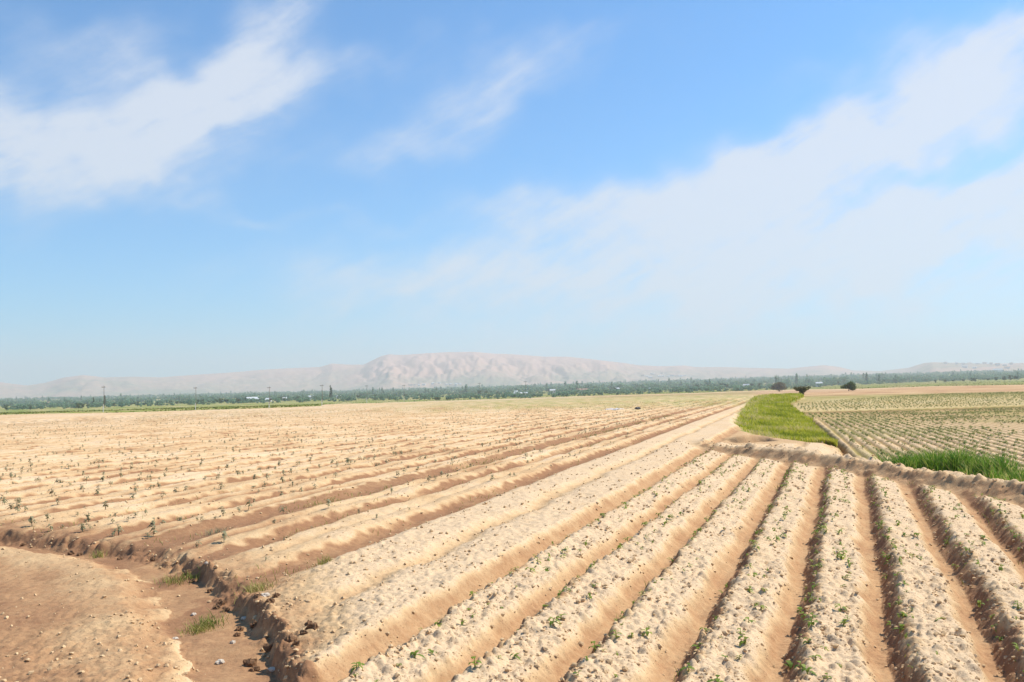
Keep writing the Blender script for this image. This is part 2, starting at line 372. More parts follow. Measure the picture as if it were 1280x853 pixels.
def hill_mat():
    m, nt = newmat('dry_hill_soil')
    pos = N(nt, 'ShaderNodeNewGeometry').outputs['Position']
    n = noise(nt, pos, .0022, 7, .62, .4); n2 = noise(nt, pos, .012, 5, .65)
    sx = N(nt, 'ShaderNodeSeparateXYZ'); nt.links.new(pos, sx.inputs[0])
    k = math_(nt, 'ADD', math_(nt, 'MULTIPLY', n, .75), math_(nt, 'MULTIPLY', sx.outputs[2], .0016))
    k = math_(nt, 'ADD', k, math_(nt, 'MULTIPLY', math_(nt, 'SUBTRACT', n2, .5), .5))
    c = ramp(nt, k, [(.30, (.20, .19, .115)), (.42, (.32, .235, .16)), (.60, (.46, .275, .195)), (.85, (.52, .32, .235))])
    finish(nt, c, .97, n2, .6, 14)
    return m
M['hill'] = hill_mat()

# ------------------------------------------------------------------ mesh helpers
def np_mesh(name, v, f, mats, attrs=None, smooth=False):
    """v (n,3); f (m,k) one polygon size"""
    me = bpy.data.meshes.new(name); v = np.asarray(v, np.float32); f = np.asarray(f, np.int32)
    n, k = f.shape
    me.vertices.add(len(v)); me.vertices.foreach_set('co', v.ravel())
    me.loops.add(n * k); me.loops.foreach_set('vertex_index', f.ravel())
    me.polygons.add(n); me.polygons.foreach_set('loop_start', np.arange(0, n * k, k, dtype=np.int32))
    me.polygons.foreach_set('loop_total', np.full(n, k, np.int32))
    me.polygons.foreach_set('use_smooth', np.full(n, smooth, bool))
    for a, d in (attrs or {}).items():
        at = me.attributes.new(a, 'FLOAT', 'POINT'); at.data.foreach_set('value', np.asarray(d, np.float32))
    me.materials.append(mats); me.update(); me.validate()
    return me
def link(name, me, parent=None, loc=None):
    o = bpy.data.objects.new(name, me); col.objects.link(o)
    if parent: o.parent = parent
    if loc is not None: o.location = loc
    return o
def tag(o, label=None, cat=None, group=None, kind=None):
    if label: o['label'] = label
    if cat: o['category'] = cat
    if group: o['group'] = group
    if kind: o['kind'] = kind
    return o
def empty(name, loc, rz=0.):
    o = bpy.data.objects.new(name, None); col.objects.link(o); o.location = loc; o.rotation_euler = (0, 0, rz)
    o.empty_display_size = .2
    return o
def copy_tree(o, parent=None):
    c = o.copy(); col.objects.link(c)
    if parent: c.parent = parent
    for ch in list(o.children): copy_tree(ch, c)
    return c
class MB:
    def __init__(s): s.v = []; s.f = []
    def box(s, cx, cy, cz, sx, sy, sz, rz=0):
        b = len(s.v); c, n = math.cos(rz), math.sin(rz)
        for k in (-.5, .5):
            for i, j in ((-.5, -.5), (.5, -.5), (.5, .5), (-.5, .5)):
                x, y = i * sx, j * sy
                s.v.append((cx + c * x - n * y, cy + n * x + c * y, cz + k * sz))
        s.f += [tuple(b + q for q in t) for t in ((3, 2, 1, 0), (4, 5, 6, 7), (0, 1, 5, 4), (1, 2, 6, 5), (2, 3, 7, 6), (3, 0, 4, 7))]
        return s
    def tube(s, pts, rad, n=8):
        rings = []
        for i, p in enumerate(pts):
            p = Vector(p); a = Vector(pts[max(i - 1, 0)]); b = Vector(pts[min(i + 1, len(pts) - 1)])
            d = (b - a).normalized(); x = d.orthogonal().normalized(); y = d.cross(x)
            ring = []
            for k in range(n):
                t = 2 * math.pi * k / n; ring.append(len(s.v)); s.v.append(tuple(p + rad[i] * (math.cos(t) * x + math.sin(t) * y)))
            rings.append(ring)
        for a, b in zip(rings, rings[1:]):
            for k in range(n): s.f.append((a[k], a[(k + 1) % n], b[(k + 1) % n], b[k]))
        s.f.append(tuple(reversed(rings[0]))); s.f.append(tuple(rings[-1]))
        return s
    def mesh(s, name, mat, smooth=False):
        me = bpy.data.meshes.new(name); me.from_pydata(s.v, [], s.f); me.materials.append(mat)
        if smooth:
            for p in me.polygons: p.use_smooth = True
        me.update(); return me
    def build(s, name, mat, parent=None, smooth=False, loc=None):
        return link(name, s.mesh(name, mat, smooth), parent, loc)
def rand_dirs(n):
    d = rng.normal(size=(n, 3)); return d / np.linalg.norm(d, axis=1, keepdims=True)
def leaf_cloud(clumps, n, size, aspect=.6, shell=.55):
    """n leaf quads spread through ellipsoid clumps (cx,cy,cz,rx,ry,rz)"""
    c = np.array(clumps); wgt = c[:, 3] * c[:, 4] * c[:, 5]; wgt = wgt ** .8; wgt /= wgt.sum()
    idx = rng.choice(len(c), n, p=wgt); d = rand_dirs(n)
    rr = shell + (1 - shell) * rng.random(n) ** .6; rr *= .88 + .3 * rng.random(n)
    p = c[idx, :3] + d * c[idx, 3:] * rr[:, None]
    nrm = d + .8 * rand_dirs(n); nrm /= np.linalg.norm(nrm, axis=1, keepdims=True)
    t = np.cross(nrm, rand_dirs(n)); t /= np.linalg.norm(t, axis=1, keepdims=True) + 1e-9
    b = np.cross(nrm, t); s = size * (.6 + .8 * rng.random(n))[:, None]
    v = np.stack([p - t * s, p - b * s * aspect, p + t * s, p + b * s * aspect], 1).reshape(-1, 3)
    f = np.arange(4 * n).reshape(n, 4)
    tint = np.clip(.25 * rng.random(len(c))[idx] + .75 * rng.random(n), 0, 1)
    return v, f, np.repeat(tint, 4)
def blades(px, py, pz, h, w, lean=.35, bias=(0., 0.), tint=None):
    """bent grass blades, two quads each (tip pinched)"""
    n = len(px); a = rng.random(n) * 2 * np.pi; L = lean * h * (.3 + rng.random(n))
    ax, ay = np.cos(a), np.sin(a); b = rng.random(n) * 2 * np.pi
    wx, wy = np.cos(b) * w / 2, np.sin(b) * w / 2
    root = np.stack([px, py, pz], 1); midp = root + np.stack([ax * L * .35, ay * L * .35, h * .55], 1)
    tip = root + np.stack([ax * L + bias[0] * h, ay * L + bias[1] * h, h * (1 - .15 * rng.random(n))], 1)
    ww = np.stack([wx, wy, 0 * wx], 1)
    v = np.stack([root - ww, root + ww, midp + ww * .8, midp - ww * .8, tip + ww * .12, tip - ww * .12], 1).reshape(-1, 3)
    q = np.arange(n)[:, None] * 6
    f = np.concatenate([q + np.array([0, 1, 2, 3]), q + np.array([3, 2, 4, 5])])
    t = rng.random(n) if tint is None else tint
    return v, f, np.repeat(t, 6)

# ------------------------------------------------------------------ ground sheet
def build_ground():
    th = np.concatenate([np.linspace(-math.pi, -.95, 90)[:-1], np.linspace(-.95, -.60, 110)[:-1], np.arange(-.60, .60, .00125), np.linspace(.60, .95, 110), np.linspace(.95, math.pi, 90)[1:]])
    rr = np.concatenate([np.exp(np.arange(math.log(1.2), math.log(3.6), .008)), np.exp(np.arange(math.log(3.6), math.log(31), .0024)), np.exp(np.arange(math.log(31), math.log(70), .0042)), np.exp(np.arange(math.log(70), math.log(600), .009)), np.exp(np.arange(math.log(600), math.log(9900), .02)), [9900.]])
    T, Q = np.meshgrid(th, rr); x = Q * np.sin(T); y = Q * np.cos(T)
    cell = np.maximum(Q * np.where(Q < 31, .0026, .0042), .006) * np.where(np.abs(T) > .6, 3, 1) * .75
    z = np.empty_like(x); to = np.empty_like(x); gr = np.empty_like(x); ro = np.empty_like(x)
    for i in range(0, len(rr), 120):
        s = slice(i, i + 120)
        z[s], to[s], gr[s], ro[s] = terrain(x[s], y[s], cell[s])
    nr, nt_ = x.shape
    v = np.stack([x, y, z], -1).reshape(-1, 3)
    v = np.concatenate([v, [[0, 0, 0.]]])
    i = np.arange(nr - 1)[:, None] * nt_ + np.arange(nt_ - 1)[None]
    f = np.stack([i, i + nt_, i + nt_ + 1, i + 1], -1).reshape(-1, 4)
    # central fan as degenerate-free quads is not needed: close it with a separate ring of quads to the centre
    c = len(v) - 1; k = np.arange(0, nt_ - 2, 2)
    f = np.concatenate([f, np.stack([np.full_like(k, c), k, k + 1, k + 2], -1)])
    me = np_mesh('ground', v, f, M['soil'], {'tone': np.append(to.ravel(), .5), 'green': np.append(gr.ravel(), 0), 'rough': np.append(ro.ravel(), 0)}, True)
    o = link('ground', me); tag(o, 'ploughed tan field with ridges and furrows running to a far green plain', kind='structure')
build_ground()

# ------------------------------------------------------------------ hills
def build_hills():
    az = np.arange(-.80, .80, .0016); r = np.concatenate([np.arange(3300, 6200, 22.), np.arange(6200, 8200, 90.)])
    A, Q = np.meshgrid(az, r); x = Q * np.sin(A); y = Q * np.cos(A); z = hills(x, y)
    z[0] -= 12; z[-1] = -2
    nr, na = x.shape; v = np.stack([x, y, z], -1).reshape(-1, 3)
    i = np.arange(nr - 1)[:, None] * na + np.arange(na - 1)[None]
    f = np.stack([i, i + na, i + na + 1, i + 1], -1).reshape(-1, 4)
    o = link('hills', np_mesh('hills', v, f, M['hill'], None, True))
    tag(o, 'low bare pinkish hills with eroded gullies along the horizon', kind='structure')
build_hills()
def gz(x, y, cell=.01):
    z, t, g, rgh = terrain(np.atleast_1d(np.asarray(x, float)), np.atleast_1d(np.asarray(y, float)), cell)
    return z

# ------------------------------------------------------------------ haze
hb = MB().box(0, 0, (420 - 6) / 2, 20600, 20600, 426)
hm, nt = newmat('haze_air')
vp = N(nt, 'ShaderNodeVolumePrincipled'); vp.inputs['Color'].default_value = (.73, .765, .805, 1); vp.inputs['Density'].default_value = .00024
vp.inputs['Anisotropy'].default_value = .15
o_ = N(nt, 'ShaderNodeOutputMaterial'); nt.links.new(vp.outputs[0], o_.inputs['Volume'])
hz = hb.build('haze', hm); tag(hz, 'pale blue haze over the plain', kind='stuff')

# ------------------------------------------------------------------ seedlings
def seedling_mesh(name, seed, h=.16, nleaf=9, leaf=.07, mat='seedling'):
    rs = np.random.default_rng(seed); V = []; Fq = []; T = []
    def strip(p0, d, L, w, droop, t):
        p0 = np.array(p0); d = np.array(d) / np.linalg.norm(d); side = np.cross(d, [0, 0, 1.]); side = side / (np.linalg.norm(side) + 1e-9)
        b = len(V); 
        for i, (f_, ww) in enumerate(((0, .25), (.35, 1), (.7, .85), (1, .1))):
            c = p0 + d * L * f_ - np.array([0, 0, droop * L * f_ * f_])
            V.append(c - side * w * ww / 2); V.append(c + side * w * ww / 2); T.extend((t, t))
            if i: Fq.append((b + 2 * i - 2, b + 2 * i - 1, b + 2 * i + 1, b + 2 * i))
    nst = 1 + rs.integers(0, 2)
    for s in range(nst):
        a = rs.random() * 6.28; lean = .25 * rs.random(); top = np.array([math.cos(a) * lean * h, math.sin(a) * lean * h, h * (.7 + .3 * rs.random())])
        for sgn in ((1, 0), (0, 1)):
            b = len(V); w = np.array([sgn[0], sgn[1], 0]) * .004
            V.extend([-w, w, top + w * .5, top - w * .5]); T += [.9] * 4; Fq.append((b, b + 1, b + 2, b + 3))
        for i in range(nleaf // nst):
            f_ = .35 + .65 * (i + rs.random()) / (nleaf / nst); a = rs.random() * 6.28
            strip(top * f_, (math.cos(a), math.sin(a), .5 + .5 * rs.random()), leaf * (.7 + .6 * rs.random()), leaf * .42, .5 + .5 * rs.random(), rs.random() * .9)
    return np.array(V), np.array(Fq), np.array(T)
def bake(protos, xs, ys, zs, sc_, mat, name):
    VV = []; FF = []; TT = []; off = 0; n = len(xs); which = rng.integers(0, len(protos), n)
    for k, (v, f, t) in enumerate(protos):
        m = np.where(which == k)[0]
        if not len(m): continue
        a = rng.random(len(m)) * 6.28; c, s = np.cos(a), np.sin(a); S = sc_[m]
        X = (v[None, :, 0] * c[:, None] - v[None, :, 1] * s[:, None]) * S[:, None] + xs[m, None]
        Y = (v[None, :, 0] * s[:, None] + v[None, :, 1] * c[:, None]) * S[:, None] + ys[m, None]
        Z = v[None, :, 2] * S[:, None] + zs[m, None]
        VV.append(np.stack([X, Y, Z], -1).reshape(-1, 3))
        FF.append((f[None] + np.arange(len(m))[:, None, None] * len(v)).reshape(-1, 4) + off); off += len(m) * len(v)
        TT.append(np.clip(np.tile(t, (len(m), 1)) + .25 * (rng.random(len(m))[:, None] - .5), 0, 1).ravel())
    return np_mesh(name, np.concatenate(VV), np.concatenate(FF), M[mat], {'tint': np.concatenate(TT)})
def in_view(x, y, margin=1.04):
    """roughly inside the photograph, for choosing which plants are individuals"""
    z = gz(x, y); dx, dy, dz = x, y, z - CAMH
    f = dy * cP + dz * sP; a = cR * dx + sR * sP * dy - sR * cP * dz; b = sR * dx - cR * sP * dy + cR * cP * dz
    return (f > 1) & (np.abs(a / f) < 640 / F0 * margin) & (np.abs(b / f) < 426 / F0 * margin)
def place(name, protos, xs, ys, scs, mat, label, cat, group, stuff_label, keep=300, weight=None):
    zs = gz(xs, ys) - .004
    vis = in_view(xs, ys); key = np.where(vis, scs / np.hypot(xs, ys), -1); order = np.argsort(-key)
    near = order[:keep]; rest = order[keep:]
    mes = [np_mesh(name, v, f, M[mat], {'tint': t}) for v, f, t in protos]
    for i in near:
        o = link(name, mes[int(rng.integers(len(mes)))], None, (xs[i], ys[i], zs[i]))
        o.rotation_euler = (0, 0, rng.random() * 6.28); o.scale = (scs[i],) * 3
        tag(o, label, cat, group)
    if len(rest):
        o = link(name + '_rows', bake(protos, xs[rest], ys[rest], zs[rest], scs[rest], mat, name + '_rows'))
        tag(o, stuff_label, None, None, 'stuff')

# left field: plants standing along the bed shoulders
P_left = [seedling_mesh('s', 100 + i, .15, 12, .075) for i in range(6)]
X = []; Y = []; S = []
for j in range(0, 46):
    for off in (.34, .86):
        uu = -5.15 - (j + off) * LEFT_SP
        ya = np.arange(6, 95, .19 if j < 14 else .33); ya = ya + rng.normal(0, .12, len(ya))
        dens = np.clip(.34 + 1.0 * perlin(ya / 2.2, np.full_like(ya, j * 1.7 + off), 77), .04, .95)
        if j < 2: dens *= .35
        k = rng.random(len(ya)) < dens
        ya = ya[k]; xa = uu + .32 * ya + rng.normal(0, .045, len(ya))
        dd, side, hw = ditch(xa, ya)
        ok = ~((side < 0) & (ya < 16)) & (dd > .45) & (np.abs(np.arctan2(xa, ya)) < .72)
        X.append(xa[ok]); Y.append(ya[ok]); S.append((.4 + .95 * rng.random(ok.sum()) ** 1.3) * np.interp(ya[ok], [15, 30, 90], [.92, .68, .55]))
X = np.concatenate(X); Y = np.concatenate(Y); S = np.concatenate(S)
place('seedling', P_left, X, Y, S, 'seedling', 'small grey-green drooping crop seedling on a pale bed of the left field', 'seedling', 'seedlings in the left field rows',
      'rows of small grey-green seedlings receding across the left field')
# right front ridges: tiny fresh sprouts
P_sp = [seedling_mesh('p', 200 + i, .045, 4 + i % 2, .05) for i in range(5)]
X = []; Y = []; S = []
for k in range(1, 13):
    for pp, dn in ((.14, .35), (.24, .30), (.40, .22), (.56, .30)):
        ya = np.arange(4.2, 27, .14); ya = ya + rng.normal(0, .06, len(ya))
        d_ = np.clip(dn + .7 * perlin(ya / 1.3, np.full_like(ya, k * 2.3 + pp * 7), 78), 0, .85)
        ya = ya[rng.random(len(ya)) < d_]
        xa = -3.454 + .3312 * ya + (k + pp + rng.normal(0, .05, len(ya))) * (.6047 + .00797 * ya)
        ok = xa < np.interp(ya, BERM_Y, BERM_X) - .55
        X.append(xa[ok]); Y.append(ya[ok]); S.append(.5 + .9 * rng.random(ok.sum()) ** 1.5)
X = np.concatenate(X); Y = np.concatenate(Y); S = np.concatenate(S)
place('sprout', P_sp, X, Y, S, 'sprout', 'tiny yellow-green sprout on a cloddy ridge of the front plot', 'sprout', 'sprouts on the front ridges',
      'tiny yellow-green sprouts scattered along the front ridges')
# right field rows beyond the berm
P_cr = [seedling_mesh('c', 300 + i, .10, 10, .12) for i in range(5)]
X = []; Y = []; S = []
for j in range(0, 150):
    uu = (j + .5) * .33
    ya = np.arange(14, 60, .28); ya = ya + rng.normal(0, .06, len(ya)); xa = .30 * ya + uu * 1.0 + rng.normal(0, .03, len(ya))
    vr = xa - np.interp(ya, VR_Y, VR_X); sb = xa - np.interp(ya, BERM_Y, BERM_X)
    dn = np.clip(.55 + 1.1 * perlin(xa / 4, ya / 4, 79), .10, .95)
    ok = (vr > .5) & (sb > .8) & (np.arctan2(xa, ya) < .72) & (ya - .12 * (xa - 20) < 57) & (rng.random(len(ya)) < dn)
    X.append(xa[ok]); Y.append(ya[ok]); S.append(.35 + .65 * rng.random(ok.sum()))
for j in range(-70, 110):
    uu = (j + .5) * .62
    ya = np.arange(58, 118, .6); ya = ya + rng.normal(0, .12, len(ya)); xa = .85 * ya + uu
    vr = xa - np.interp(ya, VR_Y, VR_X)
    ok = (vr > .6) & (np.arctan2(xa, ya) < .66) & (ya - .12 * (xa - 20) > 60) & (rng.random(len(ya)) < .85)
    X.append(xa[ok]); Y.append(ya[ok]); S.append(.55 + .6 * rng.random(ok.sum()))
X = np.concatenate(X); Y = np.concatenate(Y); S = np.concatenate(S)
place('crop_plant', P_cr, X, Y, S, 'crop', 'low leafy green crop plant in a narrow row beyond the earth berm', 'crop plant', 'crop plants in the right field rows',
      'low green crop rows receding across the right field')

# ------------------------------------------------------------------ grass
def grass_obj(name, parts, mat, label):
    v = np.concatenate([p[0] for p in parts]); off = np.cumsum([0] + [len(p[0]) for p in parts[:-1]])
    f = np.concatenate([p[1] + o for p, o in zip(parts, off)]); t = np.concatenate([p[2] for p in parts])
    o = link(name, np_mesh(name, v, f, M[mat], {'tint': t})); tag(o, label, None, None, 'stuff')
n = 110000
yv = 24.5 + 100 * rng.random(n) ** 2.0; s_ = rng.random(n)
xl = np.interp(yv, VL_Y, VL_X); xr = np.interp(yv, VR_Y, VR_X); xv = xl + .1 + (xr - xl - .15) * s_
dn = .80 + .9 * perlin(xv / .8, yv / 4.0, 81); edge = np.where(s_ < .45, .08 + 2.0 * s_, 1) * (1 - .8 * np.exp(-((yv - 62 - 25 * (s_ - .3)) / 2.) ** 2) * (s_ < .55))
k = rng.random(n) < dn * edge; xv, yv, s_ = xv[k], yv[k], s_[k]
zv, _, gv, _ = terrain(xv, yv, .05); k = gv > .35; xv, yv, zv, s_ = xv[k], yv[k], zv[k], s_[k]
hh = (.10 + .17 * rng.random(len(xv))) * (1 + .5 * perlin(xv / .8, yv / 4, 82)) * np.interp(yv, [25, 60, 124], [.9, 1.2, 1.5])
tn = np.clip(.50 + .9 * perlin(xv / .7, yv / 4.5, 83) * .8 + .7 * (rng.random(len(xv)) - .5) + .6 * (s_ < .3) * rng.random(len(xv)), 0, 1)
ww = .010 + .00045 * yv
g1 = blades(xv, yv, zv - .02, hh, ww, .5, (-.06, 0), tn)
grass_obj('grass', [g1], 'grass', 'bright yellow-green grass covering the verge between the two fields')
# tall grass behind the berm on the right
parts = []
n = 15000; yv = 19.0 - 7.5 * rng.random(n)
xv = np.interp(yv, [11.5, 14, 16, 17, 18.6, 19], [9.3, 9.0, 8.9, 8.85, 8.05, 7.9]) + rng.normal(.15, .28, n).clip(-.5, .9)
zv = gz(xv, yv)
prof = np.interp(yv, [11, 14, 15.5, 16.5, 17.2, 18.6, 19.0], [.10, .13, .17, .30, .46, .46, .22]) * (.55 + .55 * rng.random(n)) * (1 + .4 * perlin(xv * 1.5, yv * 1.5, 84))
k = rng.random(n) < np.interp(yv, [11, 14, 16, 17, 18.6, 19], [.3, .4, .65, 1, 1, .7])
tn = np.clip(np.interp(yv, [11, 15, 17, 18.6], [.8, .7, .55, .4]) + 1.0 * (rng.random(n) - .5), 0, 1); prof = prof * (.75 + .5 * perlin(xv * 2.6, yv * 2.6, 89) + .3 * rng.random(n))
parts.append(blades(xv[k], yv[k], zv[k] - .03, prof[k], np.full(k.sum(), .014), .55, (-.05, 0), tn[k]))
grass_obj('tall_grass', parts, 'tallgrass', 'tall dark green grass growing behind the earth berm on the right')
# weeds in the furrows
parts = []
n = 9000; yv = 8 + 45 * rng.random(n) ** 1.4; jj = rng.choice([0, 1, 2, 2, 2, 2, 3, 4, 5], n); xv = -5.15 - jj * LEFT_SP + .32 * yv + rng.normal(0, .17, n)
k = (rng.random(n) < .15 + 1.1 * perlin(xv * .6, yv * .45, 85)); dd, side, hw = ditch(xv, yv); k &= (dd > .3) & ~((side < 0) & (yv < 16))
parts.append(blades(xv[k], yv[k], gz(xv[k], yv[k]) - .01, .03 + .06 * rng.random(k.sum()), .004 + .0004 * yv[k], .9, (0, 0), np.clip(.3 + .7 * rng.random(k.sum()), 0, 1)))
n = 5000; yv = 4.5 + 20 * rng.random(n); kk_ = rng.integers(1, 12, n); xv = -3.454 + .3312 * yv + (kk_ + rng.normal(.10, .07, n)) * (.6047 + .00797 * yv)
k = (rng.random(n) < -.1 + 1.3 * perlin(xv * .8, yv * .5, 86)) & (xv < np.interp(yv, BERM_Y, BERM_X) - .5)
parts.append(blades(xv[k], yv[k], gz(xv[k], yv[k]) - .01, .03 + .05 * rng.random(k.sum()), np.full(k.sum(), .007), .9, (0, 0), .2 + .6 * rng.random(k.sum())))
grass_obj('weeds', parts, 'weed', 'thin sparse weeds creeping along the furrows')
# grassland tussocks beyond the field edge
n = 26000; az = rng.uniform(-.62, .62, n); re = np.interp(az, E_AZ, E_R); rv = re * (1.0 + 1.6 * rng.random(n) ** 1.5)
xv = rv * np.sin(az); yv = rv * np.cos(az)
k = (rng.random(n) < .6 + .9 * perlin(xv / 25, yv / 25, 87)); xv, yv, rv = xv[k], yv[k], rv[k]
g = blades(xv, yv, base(xv, yv) - .05, .08 + .2 * rng.random(len(xv)), .25 + .0012 * rv, .7, (0, 0), np.clip(.5 + .6 * rng.random(len(xv)) * (.6 + perlin(xv / 40, yv / 40, 88)), 0, .9))
grass_obj('meadow_grass', [g], 'meadow', 'rough green meadow grass beyond the far edge of the field')

# individual weed tufts by the ditch
def tuft(px, py, h, n, spread, label, mat='weed', tb=.3):
    x, y, z = hit(px, py, r1=400); z = float(gz(x, y)[0])
    spread *= .75; bx = rng.normal(0, spread, n); by = rng.normal(0, spread, n)
    zz = np.minimum(gz(x + bx, y + by) - z, h)
    v, f, t = blades(bx, by, zz - .01, h * (.4 + .7 * rng.random(n)), np.full(n, .006), .9, (0, 0), np.clip(tb + .6 * rng.random(n), 0, 1))
    o = link('weed_tuft', np_mesh('weed_tuft', v, f, M[mat], {'tint': t}), None, (x, y, z)); tag(o, label, 'weed', 'weed tufts by the ditch')
tuft(217, 716, .10, 110, .09, 'yellowing grass tuft at the bend of the small ditch, beside a dark hole')
tuft(236, 713, .09, 90, .06, 'short green weed tuft just right of the yellowing tuft at the ditch bend', 'weed', 0)
tuft(262, 765, .11, 120, .09, 'green and yellow weed tuft sprouting on the ditch floor against its right wall', 'weed', 0)
tuft(250, 772, .10, 110, .08, 'thin straggly weed tuft spreading on the ditch floor beside a white stone')
tuft(322, 742, .09, 160, .08, 'sparse dry yellow grass patch on the bank above the ditch', 'weed', .5)
tuft(405, 718, .10, 70, .05, 'small green weed tuft alone on the damp brown headland right of the ditch')
tuft(124, 685, .10, 60, .06, 'small weed tuft on the dark edge of the ditch far left')
tuft(270, 672, .10, 90, .12, 'low green weed patch where the weedy furrow meets the headland', 'seedling', .3)

# ------------------------------------------------------------------ clods and stones
ico = [(0, 0, 1)] + [(.894 * math.cos(2 * math.pi * i / 5), .894 * math.sin(2 * math.pi * i / 5), .447) for i in range(5)] + \
      [(.894 * math.cos(2 * math.pi * (i + .5) / 5), .894 * math.sin(2 * math.pi * (i + .5) / 5), -.447) for i in range(5)] + [(0, 0, -1)]
ICO = np.array(ico)
icf = [(0, 1 + i, 1 + (i + 1) % 5) for i in range(5)] + [(1 + i, 6 + i, 1 + (i + 1) % 5) for i in range(5)] + \
      [(1 + (i + 1) % 5, 6 + i, 6 + (i + 1) % 5) for i in range(5)] + [(6 + i, 11, 6 + (i + 1) % 5) for i in range(5)]
ICF = np.array(icf)
def subdiv(v, f):
    v = list(map(tuple, v)); cache = {}; out = []
    def m(a, b):
        k = (min(a, b), max(a, b))
        if k not in cache:
            p = (np.array(v[a]) + np.array(v[b])) / 2; v.append(tuple(p / np.linalg.norm(p))); cache[k] = len(v) - 1
        return cache[k]
    for a, b, c in f:
        x, y, z = m(a, b), m(b, c), m(c, a); out += [(a, x, z), (x, b, y), (z, y, c), (x, y, z)]
    return np.array(v), np.array(out)
SP1 = subdiv(ICO, ICF); SP2 = subdiv(*SP1)
def lump(name, seed, mat, sph=SP2, rough=.35, flat=.7):
    v, f = sph; rs = np.random.default_rng(seed); o = rs.random(3) * 50
    d = 1 + rough * (perlin(v[:, 0] * 1.6 + o[0] + v[:, 2], v[:, 1] * 1.6 + o[1], seed) + .6 * perlin(v[:, 0] * 3.4 + o[1], v[:, 1] * 3.4 + v[:, 2] * 3 + o[2], seed + 5))
    v = v * d[:, None] * np.array([1, .75 + .3 * rs.random(), flat])
    return np_mesh(name, v, f, mat)
n = 110000
yv = 4 + 22 * rng.random(n) ** 1.5; xv = (rng.random(n) * 2 - 1) * (yv * .62 + .8)
_, to, gr, rg = terrain(xv, yv, .02); k = (rng.random(n) < np.clip(rg, .10, 1.3) ** 1.3 * np.clip(.45 + .9 * perlin(xv / .5, yv / .5, 99), .05, 1.2)) & (gr < .3)
xv, yv = xv[k], yv[k]; n = len(xv); print('clods', n)
sz = (.003 + .016 * rng.random(n) ** 5) * np.interp(yv, [4, 12, 26], [1, 1.25, 1.6])
zv = gz(xv, yv) + sz * .25
V = ICO[None] * (1 + .35 * rng.normal(size=(n, 12, 1)).clip(-1, 1)) * sz[:, None, None] * np.array([1, 1, .75]); V = V + np.stack([xv, yv, zv], 1)[:, None]
me = np_mesh('soil_crumbs', V.reshape(-1, 3), (ICF[None] + np.arange(n)[:, None, None] * 12).reshape(-1, 3), M['clod'])
tag(link('soil_crumbs', me), 'loose crumbs of dry earth strewn over ridges and furrows', None, None, 'stuff')

def rock(name, px, py, size, mat, label, cat, group, seed, flat=.7, rough=.35):
    x, y, z = hit(px, py, r1=400); z = float(gz(x, y)[0])
    size *= .72
    o = link(name, lump(name, seed, M[mat], SP2, rough, flat), None, (x, y, z + size * flat * .25)); o.scale = (size,) * 3; o.rotation_euler = (0, 0, rng.random() * 6)
    tag(o, label, cat, group)
G = 'pale stones in the ditch'
rock('stone', 242, 755, .027, 'stone', 'round white stone on the ditch floor beside a straggly weed', 'stone', G, 1)
rock('stone', 258, 711, .033, 'stone', 'pale angular stone on the headland beside the ditch bend', 'stone', G, 2)
rock('stone', 291, 789, .030, 'stone', 'grey-white stone lying in the middle of the wide ditch floor', 'stone', G, 3)
rock('stone', 341, 824, .045, 'stone', 'flat pale slab-like stone on the ditch floor nearest the camera', 'stone', G, 4, .4)
rock('stone', 331, 757, .055, 'stone', 'large whitish lump on the top edge of the ditch wall', 'stone', G, 5)
rock('stone', 306, 760, .045, 'stone', 'cream flattened stone on the bank just left of the whitish lump', 'stone', G, 6, .45)
rock('stone', 275, 808, .040, 'stone', 'pale rounded stone on the left lip of the ditch', 'stone', G, 8, .6)
rock('stone', 219, 781, .035, 'stone', 'tan flat stone on the smooth ground left of the ditch', 'stone', G, 9, .5)
i = 20
for px, py, s in ((312, 810, .060), (318, 818, .04), (337, 799, .055), (363, 813, .06), (370, 820, .035), (391, 800, .055), (386, 793, .04), (276, 742, .055), (271, 748, .045), (283, 752, .04),
                  (234, 709, .055), (240, 715, .04), (299, 772, .04), (296, 779, .035), (323, 757, .04), (337, 765, .045), (345, 757, .04), (318, 772, .04), (380, 806, .035), (191, 694, .04),
                  (90, 682, .05), (100, 684, .045), (30, 672, .05), (150, 690, .04), (262, 728, .04)):
    i += 1
    rock('clod', px, py, s, 'clod_dark', 'dark crumbly clod of earth on the ditch bank, shade in its colour', 'clod', 'dark clods along the ditch bank', i, .85, .6)

# ------------------------------------------------------------------ bushes
def trunk_mesh(name, h, r, limbs, spread, mat, seed):
    rs = random.Random(seed); mb = MB()
    mb.tube([(0, 0, -.1), (.03 * h, 0, h * .5), (.0, .03 * h, h)], [r, r * .75, r * .35], 7)
    for i in range(limbs):
        a = 2 * math.pi * i / limbs + rs.random(); z0 = h * (.25 + .4 * rs.random())
        mb.tube([(0, 0, z0), (math.cos(a) * spread * .5, math.sin(a) * spread * .5, z0 + h * .3), (math.cos(a) * spread, math.sin(a) * spread, h * (.85 + .2 * rs.random()))], [r * .5, r * .35, r * .12], 5)
    return mb.mesh(name, mat)
def bush(px, py, wpx, w, h, clumps, mat, label, n=3200, leaf=.075, kind='bush', dist=None):
    if dist: x, y = dirxy(px, dist, py); z = float(base(np.array([x]), np.array([y]))[0])
    else:
        x, y, z = hit(px, py, r1=2000); z = float(gz(x, y, .1)[0])
    o = empty(kind, (x, y, z)); tag(o, label, 'bush'); o.scale = (wpx * math.hypot(x, y) / F0 / w,) * 3
    link('trunk', trunk_mesh('trunk', h * .75, .05 * h, 6, w * .3, M['bark'], int(px)), o)
    v, f, t = leaf_cloud(clumps, n, leaf)
    link('crown', np_mesh('crown', v, f, M[mat], {'tint': t}), o)
